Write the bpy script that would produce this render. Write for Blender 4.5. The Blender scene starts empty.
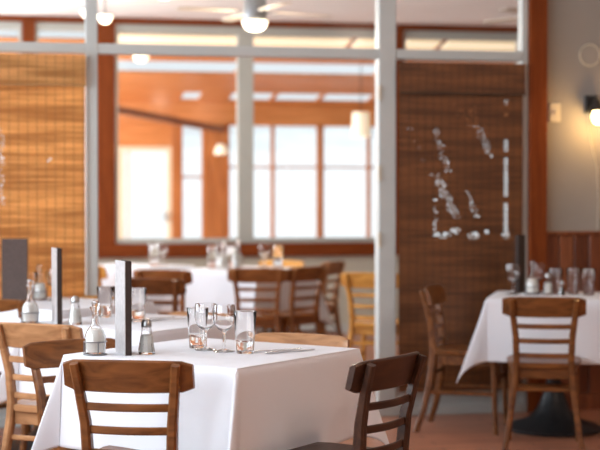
import bpy, bmesh, math, random
from mathutils import Vector, Matrix
random.seed(7)
R = math.radians
scene = bpy.context.scene
COL = scene.collection

# ------------------------------------------------------------------ camera
cam_d = bpy.data.cameras.new('camera')
cam_d.sensor_width = 36.0
cam_d.lens = 90.0
cam_d.clip_end = 400
cam_d.dof.use_dof = True
cam_d.dof.focus_distance = 5.2
cam_d.dof.aperture_fstop = 2.6
cam = bpy.data.objects.new('camera', cam_d)
COL.objects.link(cam)
cam.location = (0, 0, 1.34)
cam.rotation_euler = (R(90 - 1.184), 0, -math.atan(.2))
scene.camera = cam

# ------------------------------------------------------------------ world, sun, daylight, exposure
world = bpy.data.worlds.new('overcast_sky')
scene.world = world
world.use_nodes = True
bg = world.node_tree.nodes['Background']
bg.inputs['Color'].default_value = (0.90, 0.955, 1.0, 1)
bg.inputs['Strength'].default_value = .98

def light(name, kind, loc, rot, energy, color, **kw):
    d = bpy.data.lights.new(name, kind)
    d.energy = energy
    d.color = color
    for k, v in kw.items():
        setattr(d, k, v)
    o = bpy.data.objects.new(name, d)
    o.location = loc
    o.rotation_euler = rot
    COL.objects.link(o)
    return o

light('sun', 'SUN', (3, 30, 30), (R(-38), R(12), 0), 1.7, (1.0, 0.95, 0.86), angle=R(3))
DAY = (0.83, 0.915, 1.0)
LW = -1.9                       # x of the long window wall on the left
# daylight through the left wall's openings; the last two added to brighten second room
for (yc, w, e) in ((1.6, 2.0, 80), (4.1, 2.0, 92), (6.6, 2.0, 100), (10.3, 1.9, 122), (12.7, 1.7, 118)):
    light('window_daylight', 'AREA', (LW - .30, yc, 1.75), (0, R(-90), 0), e, DAY, shape='RECTANGLE', size=1.7, size_y=w)
# fill light added to brighten the sunroom, behind an unseen open end wall
light('sunroom_fill', 'AREA', (-1.75, 16.4, 1.45), (0, R(-90), 0), 390, (1.0, .97, .92), shape='RECTANGLE', size=1.9, size_y=3.6)

scene.view_settings.view_transform = 'Standard'
scene.view_settings.look = 'None'
scene.view_settings.gamma = 1
scene.view_settings.use_curve_mapping = False
scene.view_settings.exposure = 0.0
scene.cycles.use_denoising = True
scene.cycles.max_bounces = 12
scene.cycles.transmission_bounces = 10
scene.cycles.transparent_max_bounces = 16
scene.cycles.sample_clamp_indirect = 8

# ------------------------------------------------------------------ materials
def new_mat(name):
    m = bpy.data.materials.new(name)
    m.use_nodes = True
    nt = m.node_tree
    return m, nt, nt.nodes['Principled BSDF']

def plain(name, col, rough=.5, metal=0, var=.06, scale=8, emit=None, estr=0, bump=0, coat=0):
    m, nt, b = new_mat(name)
    b.inputs['Roughness'].default_value = rough
    b.inputs['Metallic'].default_value = metal
    b.inputs['Coat Weight'].default_value = coat
    tc = nt.nodes.new('ShaderNodeTexCoord')
    n = nt.nodes.new('ShaderNodeTexNoise')
    n.inputs['Scale'].default_value = scale
    n.inputs['Detail'].default_value = 4
    nt.links.new(tc.outputs['Object'], n.inputs['Vector'])
    r = nt.nodes.new('ShaderNodeValToRGB')
    r.color_ramp.elements[0].position = .3
    r.color_ramp.elements[1].position = .7
    r.color_ramp.elements[0].color = tuple(c * (1 - var) for c in col) + (1,)
    r.color_ramp.elements[1].color = tuple(min(1, c * (1 + var)) for c in col) + (1,)
    nt.links.new(n.outputs['Fac'], r.inputs['Fac'])
    nt.links.new(r.outputs['Color'], b.inputs['Base Color'])
    if bump:
        bp = nt.nodes.new('ShaderNodeBump')
        bp.inputs['Strength'].default_value = bump
        bp.inputs['Distance'].default_value = .01
        nt.links.new(n.outputs['Fac'], bp.inputs['Height'])
        nt.links.new(bp.outputs['Normal'], b.inputs['Normal'])
    if emit:
        b.inputs['Emission Color'].default_value = tuple(emit) + (1,)
        b.inputs['Emission Strength'].default_value = estr
    return m

def wood(name, dark, light_, stretch=(2, 30, 30), rough=.38, scale=1.0, coat=.12, spec=.3):
    m, nt, b = new_mat(name)
    tc = nt.nodes.new('ShaderNodeTexCoord')
    mp = nt.nodes.new('ShaderNodeMapping')
    mp.inputs['Scale'].default_value = tuple(s * scale for s in stretch)
    n = nt.nodes.new('ShaderNodeTexNoise')
    n.inputs['Scale'].default_value = 1.6
    n.inputs['Detail'].default_value = 7
    n.inputs['Distortion'].default_value = .9
    r = nt.nodes.new('ShaderNodeValToRGB')
    r.color_ramp.elements[0].position = .32
    r.color_ramp.elements[1].position = .68
    r.color_ramp.elements[0].color = tuple(dark) + (1,)
    r.color_ramp.elements[1].color = tuple(light_) + (1,)
    nt.links.new(tc.outputs['Object'], mp.inputs['Vector'])
    nt.links.new(mp.outputs['Vector'], n.inputs['Vector'])
    nt.links.new(n.outputs['Fac'], r.inputs['Fac'])
    nt.links.new(r.outputs['Color'], b.inputs['Base Color'])
    b.inputs['Roughness'].default_value = rough
    b.inputs['Coat Weight'].default_value = coat
    b.inputs['Coat Roughness'].default_value = .2
    b.inputs['Specular IOR Level'].default_value = spec
    return m

def glassware(name, tint=(1, 1, 1), rough=0.0):
    m, nt, b = new_mat(name)
    b.inputs['Base Color'].default_value = tuple(tint) + (1,)
    b.inputs['Roughness'].default_value = rough
    b.inputs['Transmission Weight'].default_value = 1.0
    b.inputs['IOR'].default_value = 1.46
    return m

def pane_glass(name, tint=(.985, .99, .99)):
    m, nt, b = new_mat(name)
    nt.nodes.remove(b)
    out = nt.nodes['Material Output']
    tr = nt.nodes.new('ShaderNodeBsdfTransparent')
    tr.inputs['Color'].default_value = tuple(tint) + (1,)
    gl = nt.nodes.new('ShaderNodeBsdfGlossy')
    gl.inputs['Roughness'].default_value = .12
    mx = nt.nodes.new('ShaderNodeMixShader')
    mx.inputs['Fac'].default_value = .003
    nt.links.new(tr.outputs['BSDF'], mx.inputs[1])
    nt.links.new(gl.outputs['BSDF'], mx.inputs[2])
    nt.links.new(mx.outputs['Shader'], out.inputs['Surface'])
    return m

def bamboo(name, dark, light_, trans):
    m, nt, b = new_mat(name)
    out = nt.nodes['Material Output']
    tc = nt.nodes.new('ShaderNodeTexCoord')
    mp = nt.nodes.new('ShaderNodeMapping')
    mp.inputs['Scale'].default_value = (3, 3, 70)
    n = nt.nodes.new('ShaderNodeTexNoise')
    n.inputs['Scale'].default_value = 1.0
    n.inputs['Detail'].default_value = 6
    mp2 = nt.nodes.new('ShaderNodeMapping')
    mp2.inputs['Scale'].default_value = (.9, 1, 13)
    n2 = nt.nodes.new('ShaderNodeTexNoise')
    n2.inputs['Scale'].default_value = 1.2
    ad = nt.nodes.new('ShaderNodeMath'); ad.operation = 'ADD'
    ml = nt.nodes.new('ShaderNodeMath'); ml.operation = 'MULTIPLY'; ml.inputs[1].default_value = .5
    r = nt.nodes.new('ShaderNodeValToRGB')
    r.color_ramp.elements[0].position = .41
    r.color_ramp.elements[1].position = .60
    r.color_ramp.elements[0].color = tuple(dark) + (1,)
    r.color_ramp.elements[1].color = tuple(light_) + (1,)
    L = nt.links.new
    L(tc.outputs['Object'], mp.inputs['Vector']); L(mp.outputs['Vector'], n.inputs['Vector'])
    L(tc.outputs['Object'], mp2.inputs['Vector']); L(mp2.outputs['Vector'], n2.inputs['Vector'])
    L(n.outputs['Fac'], ad.inputs[0]); L(n2.outputs['Fac'], ad.inputs[1]); L(ad.outputs[0], ml.inputs[0])
    L(ml.outputs[0], r.inputs['Fac'])
    L(r.outputs['Color'], b.inputs['Base Color'])
    b.inputs['Roughness'].default_value = .5
    t = nt.nodes.new('ShaderNodeBsdfTranslucent')
    L(r.outputs['Color'], t.inputs['Color'])
    mx = nt.nodes.new('ShaderNodeMixShader')
    mx.inputs['Fac'].default_value = trans
    L(b.outputs['BSDF'], mx.inputs[1]); L(t.outputs['BSDF'], mx.inputs[2])
    L(mx.outputs['Shader'], out.inputs['Surface'])
    return m

def cloth_mat(name, col):
    m, nt, b = new_mat(name)
    out = nt.nodes['Material Output']
    b.inputs['Base Color'].default_value = tuple(col) + (1,)
    b.inputs['Roughness'].default_value = .75
    b.inputs['Sheen Weight'].default_value = .15
    tc = nt.nodes.new('ShaderNodeTexCoord')
    n = nt.nodes.new('ShaderNodeTexNoise')
    n.inputs['Scale'].default_value = 5
    n.inputs['Detail'].default_value = 3
    bp = nt.nodes.new('ShaderNodeBump')
    bp.inputs['Strength'].default_value = .25
    bp.inputs['Distance'].default_value = .02
    nt.links.new(tc.outputs['Object'], n.inputs['Vector'])
    nt.links.new(n.outputs['Fac'], bp.inputs['Height'])
    nt.links.new(bp.outputs['Normal'], b.inputs['Normal'])
    t = nt.nodes.new('ShaderNodeBsdfTranslucent')
    t.inputs['Color'].default_value = tuple(col) + (1,)
    mx = nt.nodes.new('ShaderNodeMixShader')
    mx.inputs['Fac'].default_value = .12
    nt.links.new(b.outputs['BSDF'], mx.inputs[1]); nt.links.new(t.outputs['BSDF'], mx.inputs[2])
    nt.links.new(mx.outputs['Shader'], out.inputs['Surface'])
    return m

def floor_mat():
    m, nt, b = new_mat('reddish_floorboards')
    tc = nt.nodes.new('ShaderNodeTexCoord')
    br = nt.nodes.new('ShaderNodeTexBrick')
    br.offset = .37
    br.inputs['Color1'].default_value = (.50, .225, .135, 1)
    br.inputs['Color2'].default_value = (.38, .16, .095, 1)
    br.inputs['Mortar'].default_value = (.10, .04, .025, 1)
    br.inputs['Scale'].default_value = 1
    br.inputs['Mortar Size'].default_value = .004
    br.inputs['Brick Width'].default_value = 1.4
    br.inputs['Row Height'].default_value = .11
    mp = nt.nodes.new('ShaderNodeMapping')
    mp.inputs['Scale'].default_value = (3, 40, 1)
    n = nt.nodes.new('ShaderNodeTexNoise')
    n.inputs['Scale'].default_value = 1.5
    n.inputs['Detail'].default_value = 6
    mix = nt.nodes.new('ShaderNodeMixRGB')
    mix.blend_type = 'OVERLAY'
    mix.inputs['Fac'].default_value = .5
    L = nt.links.new
    L(tc.outputs['Object'], br.inputs['Vector']); L(tc.outputs['Object'], mp.inputs['Vector'])
    L(mp.outputs['Vector'], n.inputs['Vector'])
    L(br.outputs['Color'], mix.inputs['Color1']); L(n.outputs['Fac'], mix.inputs['Color2'])
    L(mix.outputs['Color'], b.inputs['Base Color'])
    b.inputs['Roughness'].default_value = .32
    return m

M = {}
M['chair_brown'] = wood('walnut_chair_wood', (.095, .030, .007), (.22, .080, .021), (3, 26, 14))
M['chair_shaded'] = wood('shaded_chair_wood', (.028, .010, .005), (.062, .024, .011), (3, 26, 14))  # the chair's unlit side painted in as a darker wood colour
M['chair_lit'] = wood('lit_chair_wood', (.17, .058, .016), (.34, .13, .038), (3, 26, 14))  # walnut lightened, the second room's sunlight painted into the colour
M['chair_well_lit'] = wood('well_lit_chair_wood', (.30, .14, .060), (.52, .27, .125), (3, 26, 14))  # same walnut, stronger window light painted in as a lighter tan
M['chair_sunlit'] = wood('sunlit_chair_wood', (.46, .19, .035), (.72, .36, .08), (3, 26, 14))  # same walnut, warm sunlight painted in as an orange colour
M['cloth'] = cloth_mat('white_table_linen', (.85, .87, .92))
M['glass'] = glassware('clear_tableware_glass')
M['pane'] = pane_glass('window_pane_glass')
M['steel'] = plain('polished_steel', (.62, .62, .64), .22, 1, .05, 20)
M['wire'] = plain('dull_wire', (.25, .25, .26), .35, 1, .05, 20)
M['salt'] = plain('white_salt', (.85, .84, .80), .8, 0, .05, 60)
M['pepper'] = plain('ground_pepper', (.10, .075, .055), .8, 0, .3, 90)
M['cap'] = plain('shaker_cap_steel', (.42, .42, .42), .3, 1, .08, 30)
M['oil'] = plain('pale_dressing', (.92, .91, .86), .25, 0, .05, 20)
M['leather'] = plain('dark_brown_leather', (.040, .024, .019), .8, 0, .2, 60, bump=.15)
M['leather_glare'] = plain('glare_toned_leather', (.50, .48, .48), .36, 0, .12, 60, bump=.12)  # window glare on the menu cover painted in as light grey
M['leather_brown'] = plain('matt_brown_leather', (.085, .056, .048), .75, 0, .12, 60, bump=.12)
M['page'] = plain('menu_pages', (.62, .60, .57), .7, 0, .04, 40)
M['iron'] = plain('black_cast_iron', (.018, .019, .021), .42, 0, .2, 30)
M['underside'] = plain('plywood_table', (.20, .12, .07), .7, 0, .15, 8)
M['grey_paint'] = plain('grey_green_paint', (.50, .52, .50), .45, 0, .03, 4)
M['white_paint'] = plain('pale_sash_paint', (.44, .45, .41), .45, 0, .03, 4)
M['ceiling'] = plain('off_white_ceiling', (.88, .86, .84), .85, 0, .02, 3)
M['wall_taupe'] = plain('taupe_wall_paint', (.31, .285, .255), .85, 0, .04, 3)
M['wall_olive'] = plain('olive_grey_wall_paint', (.52, .49, .40), .85, 0, .04, 3)
M['red_wood'] = wood('red_stained_timber', (.145, .030, .006), (.235, .055, .011), (22, 22, 2), .6, 1, 0, .12)
M['red_wood_h'] = wood('red_stained_timber_rail', (.145, .030, .006), (.235, .055, .011), (2, 22, 22), .6, 1, 0, .12)
M['wainscot'] = wood('red_wainscot_board', (.13, .035, .014), (.25, .075, .028), (24, 24, 2), .42)
M['cedar'] = wood('orange_cedar', (.50, .19, .055), (.68, .29, .10), (1.2, 14, 14), .5, 1, .1)
M['cedar_v'] = wood('orange_cedar_upright', (.36, .125, .036), (.52, .20, .062), (14, 14, 1.2), .5, 1, .1)
M['cedar_dark'] = wood('brown_rafter', (.26, .10, .04), (.40, .165, .065), (1.5, 14, 14), .5, 1, .1)
M['cream'] = plain('cream_door_paint', (.78, .70, .52), .5, 0, .03, 5)
M['floor'] = floor_mat()
M['snow'] = plain('snow', (.88, .90, .93), .9, 0, .03, 1)
M['hill'] = plain('snowy_hillside', (.80, .86, .90), .9, 0, .12, .25)
M['blind_l'] = bamboo('honey_bamboo', (.60, .28, .075), (.95, .58, .21), .5)
M['blind_r'] = bamboo('shaded_bamboo', (.095, .030, .007), (.22, .078, .021), .10)  # weaker light on the right blind painted in as a darker colour
M['cord'] = plain('blind_cord', (.40, .20, .07), .8, 0, .1, 40)
M['cord_d'] = plain('dark_blind_cord', (.06, .03, .015), .8, 0, .1, 40)
M['black'] = plain('black_lamp_metal', (.02, .018, .017), .4, 0, .1, 30)
M['glow'] = plain('frosted_bulb', (1, .9, .7), .5, 0, 0, 5, (1, .72, .32), 9)
M['bowl'] = plain('lit_frosted_bowl', (1, .95, .85), .4, 0, 0, 5, (1, .84, .58), 3.0)
M['strip'] = plain('warm_strip_diffuser', (.9, .85, .7), .5, 0, 0, 5, (1, .80, .48), .62)
M['shade'] = plain('cream_lamp_shade', (.85, .80, .68), .7, 0, .02, 10, (1, .86, .60), .55)
M['brushed'] = plain('brushed_nickel', (.30, .31, .32), .45, .4, .05, 20)
M['blade'] = plain('pale_fan_blade', (.60, .52, .42), .5, 0, .05, 6)
M['plate'] = plain('ivory_plastic', (.66, .60, .48), .4, 0, .02, 6)

# ------------------------------------------------------------------ mesh helpers
def link_mesh(name, me, parent=None):
    o = bpy.data.objects.new(name, me)
    COL.objects.link(o)
    if parent:
        o.parent = parent
    return o

def to_mesh(bm, name, mat, smooth=False):
    bmesh.ops.recalc_face_normals(bm, faces=bm.faces[:])
    me = bpy.data.meshes.new(name)
    bm.to_mesh(me)
    bm.free()
    me.materials.append(mat)
    if smooth:
        for p in me.polygons:
            p.use_smooth = True
        if smooth != 'all':
            me.set_sharp_from_angle(angle=R(40))
    return me

def tag(o, label=None, cat=None, group=None, kind=None):
    if label: o['label'] = label
    if cat: o['category'] = cat
    if group: o['group'] = group
    if kind: o['kind'] = kind
    return o

def empty(name, loc, rz=0, scale=1.0):
    o = bpy.data.objects.new(name, None)
    COL.objects.link(o)
    o.empty_display_size = .1
    o.location = loc
    o.rotation_euler = (0, 0, rz)
    o.scale = (scale,) * 3
    return o

def add_box(bm, x0, x1, y0, y1, z0, z1, bev=0):
    v = [bm.verts.new(p) for p in ((x0, y0, z0), (x1, y0, z0), (x1, y1, z0), (x0, y1, z0), (x0, y0, z1), (x1, y0, z1), (x1, y1, z1), (x0, y1, z1))]
    fs = [bm.faces.new([v[i] for i in f]) for f in ((0, 3, 2, 1), (4, 5, 6, 7), (0, 1, 5, 4), (1, 2, 6, 5), (2, 3, 7, 6), (3, 0, 4, 7))]
    if bev:
        es = list({e for f in fs for e in f.edges})
        bmesh.ops.bevel(bm, geom=es, offset=bev, segments=1, affect='EDGES')

def box(name, x0, x1, y0, y1, z0, z1, mat, parent=None, bev=0):
    bm = bmesh.new()
    add_box(bm, x0, x1, y0, y1, z0, z1, bev)
    return link_mesh(name, to_mesh(bm, name, mat), parent)

def add_sweep(bm, pts, w, h, side=None, ch=.25):
    """chamfered rectangular section (w along side, h across) swept along pts"""
    n = len(pts)
    P = [Vector(p) for p in pts]
    rings = []
    for i in range(n):
        t = (P[min(i + 1, n - 1)] - P[max(i - 1, 0)]).normalized()
        s = Vector(side) if side else Vector((1, 0, 0))
        u = t.cross(s).normalized()
        s2 = u.cross(t).normalized()
        ww = (w[i] if isinstance(w, (list, tuple)) else w) / 2
        hh = (h[i] if isinstance(h, (list, tuple)) else h) / 2
        c = min(ww, hh) * ch * 2
        sec = [(-ww + c, -hh), (ww - c, -hh), (ww, -hh + c), (ww, hh - c), (ww - c, hh), (-ww + c, hh), (-ww, hh - c), (-ww, -hh + c)]
        rings.append([bm.verts.new(P[i] + s2 * a + u * b) for a, b in sec])
    for i in range(n - 1):
        for k in range(8):
            bm.faces.new((rings[i][k], rings[i][(k + 1) % 8], rings[i + 1][(k + 1) % 8], rings[i + 1][k]))
    bm.faces.new(rings[0][::-1])
    bm.faces.new(rings[-1])

def add_tube(bm, pts, r, seg=8, closed=False):
    P = [Vector(p) for p in pts]
    n = len(P)
    rings = []
    for i in range(n):
        if closed:
            t = (P[(i + 1) % n] - P[i - 1]).normalized()
        else:
            t = (P[min(i + 1, n - 1)] - P[max(i - 1, 0)]).normalized()
        a = Vector((0, 0, 1)) if abs(t.z) < .9 else Vector((1, 0, 0))
        u = t.cross(a).normalized()
        v = t.cross(u)
        rr = r[i] if isinstance(r, (list, tuple)) else r
        rings.append([bm.verts.new(P[i] + (u * math.cos(6.28318 * k / seg) + v * math.sin(6.28318 * k / seg)) * rr) for k in range(seg)])
    m = n if closed else n - 1
    for i in range(m):
        for k in range(seg):
            j = (i + 1) % n
            bm.faces.new((rings[i][k], rings[i][(k + 1) % seg], rings[j][(k + 1) % seg], rings[j][k]))
    if not closed:
        bm.faces.new(rings[0][::-1]); bm.faces.new(rings[-1])

def add_lathe(bm, prof, seg=28, cx=0, cy=0, flute=0):
    rings = []
    for (r, z) in prof:
        if r < 1e-5:
            rings.append([bm.verts.new((cx, cy, z))])
        else:
            rings.append([bm.verts.new((cx + r * math.cos(6.28318531 * k / seg), cy + r * math.sin(6.28318531 * k / seg), z)) for k in range(seg)])
    for a, b in zip(rings[:-1], rings[1:]):
        for k in range(seg):
            k2 = (k + 1) % seg
            if len(a) == 1 and len(b) == 1:
                continue
            if len(a) == 1:
                bm.faces.new((a[0], b[k], b[k2]))
            elif len(b) == 1:
                bm.faces.new((a[k], a[k2], b[0]))
            else:
                bm.faces.new((a[k], a[k2], b[k2], b[k]))
    if len(rings[0]) > 1: bm.faces.new(rings[0][::-1])
    if len(rings[-1]) > 1: bm.faces.new(rings[-1])

def lathe_mesh(name, prof, mat, seg=28, smooth=True):
    bm = bmesh.new()
    add_lathe(bm, prof, seg)
    return to_mesh(bm, name, mat, smooth)

def tree_copy(src, parent=None):
    c = src.copy()
    COL.objects.link(c)
    c.parent = parent
    for ch in src.children:
        tree_copy(ch, c)
    return c

# ================================================================== THE SETTING
CEIL = 2.98
PY = 8.78        # partition
FY = 14.10       # far wall of the second room
SY = 18.60       # outer wall of the sunroom

def struct(o):
    return tag(o, kind='structure')

fl = struct(box('floor', LW - .2, 7.4, -2.2, SY + .1, -.12, 0, M['floor']))
struct(box('ceiling', LW - .2, 7.4, -2.2, FY + .06, CEIL, CEIL + .12, M['ceiling']))

# left wall with window openings (piers, sill and lintel)
wl = empty('wall_left', (LW, 0, 0)); struct(wl)
edges = [(-2.2, .6), (2.6, 3.1), (5.1, 5.6), (7.6, 9.35), (11.25, 11.85), (13.55, 14.1)]  # the second room's two openings are added to brighten it
for a, b in edges:
    box('pier', -.2, 0, a, b, 0, CEIL, M['wall_taupe'], wl)
box('sill_wall', -.2, 0, -2.2, FY, 0, .88, M['wall_taupe'], wl)
box('lintel', -.2, 0, -2.2, FY, 2.62, CEIL, M['wall_taupe'], wl)
struct(box('wall_behind', LW - .2, 7.4, -2.3, -2.2, 0, CEIL, M['wall_taupe']))
struct(box('wall_right', 7.4, 7.5, -2.2, SY, 0, 3.3, M['wall_taupe']))

# ---------------- glazed partition between the two dining rooms
wp = empty('wall_partition', (0, PY, 0)); struct(wp)
def pbox(n, x0, x1, y0, y1, z0, z1, m, bev=.004):
    return box(n, x0, x1, y0, y1, z0, z1, M[m], wp, bev)
pbox('post', .488, .556, -.05, .05, 0, CEIL, 'grey_paint')
pbox('post', 2.228, 2.335, -.05, .05, 0, CEIL, 'grey_paint')
pbox('post', 3.132, 3.172, -.04, .04, 0, CEIL, 'grey_paint')
pbox('post', -.86, -.80, -.05, .05, 0, CEIL, 'grey_paint')
pbox('timber_post', 3.172, 3.286, -.07, .07, 0, CEIL, 'red_wood')
for a, b in ((-.80, .488), (.556, 2.228), (2.335, 3.132)):
    pbox('rail', a, b, -.045, .045, 2.152, 2.210, 'grey_paint')
    box('glass_pane', a, b, -.004, .004, 2.21, CEIL, M['pane'], wp)
for a, b in ((-.80, .488), (2.335, 3.132)):
    box('glass_pane', a, b, .010, .018, .20, 2.152, M['pane'], wp)
    pbox('lower_panel', a, b, -.03, .04, 0, .20, 'grey_paint')
    pbox('base_moulding', a, b, -.05, -.03, 0, .06, 'grey_paint')
for z in (1.02, 1.42, 1.90):
    pbox('hinge', 2.222, 2.240, -.062, -.050, z, z + .09, 'plate', .002)
pbox('pier', LW, -.86, -.05, .05, 0, CEIL, 'wall_taupe')

# ---------------- the plastered wall right of the partition, with board wainscot
wb = empty('wall_back', (0, PY, 0)); struct(wb)
box('plaster', 3.286, 7.4, 0, .12, 0, CEIL, M['wall_taupe'], wb)
boards = []
for nm, dk, lt in (('red_board', (.13, .035, .014), (.25, .075, .028)), ('dark_red_board', (.08, .022, .009), (.17, .048, .018)), ('pale_red_board', (.17, .052, .021), (.31, .105, .042))):
    bm = bmesh.new(); add_box(bm, 0, .094, -.018, 0, .10, 1.085, .006)
    boards.append(to_mesh(bm, 'wainscot_board', wood(nm, dk, lt, (24, 24, 2), .42)))
x = 3.288; kb = 0
while x < 6.0:
    o = link_mesh('board', boards[(0, 2, 1, 0, 1, 2, 0, 0, 1)[kb % 9]], wb); o.location = (x, random.uniform(-.002, .002), 0); x += .098; kb += 1
box('cap_rail', 3.286, 6.02, -.035, 0, 1.085, 1.110, M['wainscot'], wb, .004)
box('skirting', 3.286, 6.02, -.030, 0, 0, .10, M['wainscot'], wb, .004)

# ---------------- far wall of the second room: timber windows into the sunroom
wf = empty('wall_far', (0, FY, 0)); struct(wf)
box('plaster', LW, 7.4, -.03, .06, 0, .749, M['wall_olive'], wf)
box('baseboard', LW, 7.4, -.05, -.03, 0, .09, M['grey_paint'], wf)
box('top_beam', LW, 7.4, -.06, .06, 2.925, CEIL, M['red_wood_h'], wf)
box('sill', LW, 7.4, -.09, .06, .749, .873, M['red_wood_h'], wf, .008)
for a, b in ((-1.9, -.9), (.205, .324), (.889, 1.056), (3.64, 3.83), (5.02, 5.2), (6.3, 7.4)):
    box('jamb', a, b, -.06, .06, .873, 2.925, M['red_wood'], wf, .004)
def sash(n, x0, x1, splits=()):
    w = empty(n, (0, FY, 0)); struct(w)
    z0, z1 = .873, 2.925
    box('bottom_rail', x0, x1, -.03, .03, z0, .921, M['white_paint'], w, .004)
    box('top_rail', x0, x1, -.03, .03, 2.85, z1, M['white_paint'], w, .004)
    xs = [x0] + [c for s in splits for c in s] + [x1]
    box('stile', x0, x0 + .03, -.03, .03, .921, 2.85, M['white_paint'], w, .004)
    box('stile', x1 - .03, x1, -.03, .03, .921, 2.85, M['white_paint'], w, .004)
    for s in splits:
        box('mullion', s[0], s[1], -.035, .035, .921, 2.85, M['white_paint'], w, .004)
    for i in range(0, len(xs), 2):
        box('pane', xs[i] + (.03 if i == 0 else 0), xs[i + 1] - (.03 if i == len(xs) - 2 else 0), -.003, .003, .921, 2.85, M['pane'], w)
sash('window_1', 1.056, 3.64, ((2.21, 2.364),))
sash('window_2', .324, .889)
sash('window_3', -.9, .205)
sash('window_4', 3.83, 5.02)
sash('window_5', 5.2, 6.3)

# ---------------- sunroom behind it
ws = empty('wall_sunroom', (0, SY, 0)); struct(ws)
ZS, ZH = .72, 2.195           # sill and head of its windows
def sbox(n, x0, x1, z0, z1, m, y0=-.06, y1=.06):
    return box(n, x0, x1, y0, y1, z0, z1, M[m], ws, .006)
sbox('header', -1.9, 7.4, ZH, 2.47, 'cedar', -.09)
sbox('sill_board', -1.9, 7.4, .66, ZS, 'cedar', -.12)
for x in [v * .31 - 1.9 for v in range(30)]:
    if 1.2 < x < 2.2: continue
    sbox('panel', x + .004, x + .306, 0, .66, 'cedar_v', -.04, .04)
openings = [(-1.0, -.45, 1), (-.40, .15, 1), (.22, .75, 1), (2.223, 2.473, 1), (2.814, 3.348, 1), (3.386, 3.939, 1), (4.017, 4.592, 1), (4.63, 5.2, 1), (5.26, 5.83, 1), (5.9, 6.5, 1), (6.56, 7.1, 1)]
solid = []
px = -1.9
for a, b in sorted([(o[0], o[1]) for o in openings] + [(1.36, 2.09)]):
    solid.append((px, a)); px = b
solid.append((px, 7.4))
for a, b in solid:
    n = max(1, round((b - a) / .12))
    for k in range(n):
        sbox('post', a + (b - a) * k / n, a + (b - a) * (k + 1) / n, 0 if b - a < .3 else .66, ZH, 'cedar_v', -.06 if n == 1 else -.05)
for i, (a, b, _) in enumerate(openings):
    w = empty('window_%d' % (6 + i), (0, SY, 0)); struct(w)
    zm = 1.54 if i == 3 else 1.665
    box('pane', a, b, -.004, .004, ZS, ZH, M['pane'], w)
    box('muntin', a, b, -.02, .02, zm, zm + .025, M['cedar_v'], w)
sbox('door_head_panel', 1.36, 2.09, 1.93, ZH, 'cedar', -.05)
dr = empty('door_1', (0, SY, 0)); struct(dr)
box('stile', 1.36, 1.50, -.05, .03, 0, 1.93, M['cream'], dr, .005)
box('stile', 2.03, 2.09, -.05, .03, 0, 1.93, M['cream'], dr, .005)
box('top_rail', 1.50, 2.03, -.05, .03, 1.87, 1.93, M['cream'], dr, .005)
box('bottom_rail', 1.50, 2.03, -.05, .03, 0, .35, M['cream'], dr, .005)
box('pane', 1.50, 2.03, -.004, .004, .35, 1.87, M['pane'], dr)
box('mullion', 1.545, 1.575, -.03, .02, .35, 1.87, M['cream'], dr)
box('door_handle', 1.985, 2.01, -.09, -.05, 1.0, 1.12, M['brushed'], dr, .004)

# shed roof with rows of skylights
SL = .1556
def rz(y): return 3.15 - (y - FY) * SL
cs = empty('ceiling_sunroom', (0, 0, 0)); struct(cs)
def roof_slab(n, x0, x1, y0, y1, m, dz0=0, dz1=.022):
    bm = bmesh.new()
    v = [bm.verts.new(p) for p in ((x0, y0, rz(y0) + dz0), (x1, y0, rz(y0) + dz0), (x1, y1, rz(y1) + dz0), (x0, y1, rz(y1) + dz0), (x0, y0, rz(y0) + dz1), (x1, y0, rz(y0) + dz1), (x1, y1, rz(y1) + dz1), (x0, y1, rz(y1) + dz1))]
    for f in ((0, 3, 2, 1), (4, 5, 6, 7), (0, 1, 5, 4), (1, 2, 6, 5), (2, 3, 7, 6), (3, 0, 4, 7)):
        bm.faces.new([v[i] for i in f])
    return link_mesh(n, to_mesh(bm, n, M[m]), cs)
def board_band(y0, y1, x0=-1.9, x1=7.4):
    n = max(1, round((y1 - y0) / .145))
    for k in range(n):
        roof_slab('ceiling_board', x0, x1, y0 + (y1 - y0) * k / n + .003, y0 + (y1 - y0) * (k + 1) / n - .003, 'cedar', random.uniform(0, .004))
    roof_slab('roof_deck', x0, x1, y0, y1, 'cedar', .0225, .030)
board_band(FY + .06, 14.90)
board_band(14.90, 15.62, .90)
board_band(15.62, 16.42)
board_band(16.98, 17.92)
board_band(18.38, 18.75)
roof_slab('skylight_glass', -1.9, .90, 14.90, 15.62, 'pane', .024, .028)
roof_slab('skylight_glass', -1.9, 7.4, 16.42, 16.98, 'pane', .024, .028)
roof_slab('skylight_glass', -1.9, 7.4, 17.92, 18.38, 'pane', .024, .028)
for x0, x1 in ((-1.9, -1.7), (-.1, .05), (2.62, 2.70), (4.25, 4.4), (5.9, 6.0), (7.3, 7.4)):
    roof_slab('skylight_bar', x0, x1, 16.42, 16.98, 'cedar')
for x0, x1 in ((-1.9, -1.5), (.3, 2.17), (2.39, 2.76), (3.27, 3.33), (3.86, 3.92), (4.52, 4.6), (5.2, 5.3), (5.9, 6.0), (7.2, 7.4)):
    roof_slab('skylight_bar', x0, x1, 17.92, 18.38, 'cedar')
# gable triangle over the sunroom's right and left ends
wsl = empty('wall_sunroom_end', (0, 0, 0)); struct(wsl)  # unseen left end, kept open so the added fill light enters
box('sill_wall', LW - .1, LW, FY, SY, 0, .45, M['cedar'], wsl)
box('head', LW - .1, LW, FY, SY, 2.42, 3.2, M['cedar'], wsl)
for y in (FY + .06, 15.3, 16.4, 17.5, SY - .1):
    box('post', LW - .1, LW, y - .05, y + .05, .45, 2.42, M['cedar_v'], wsl)

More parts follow.
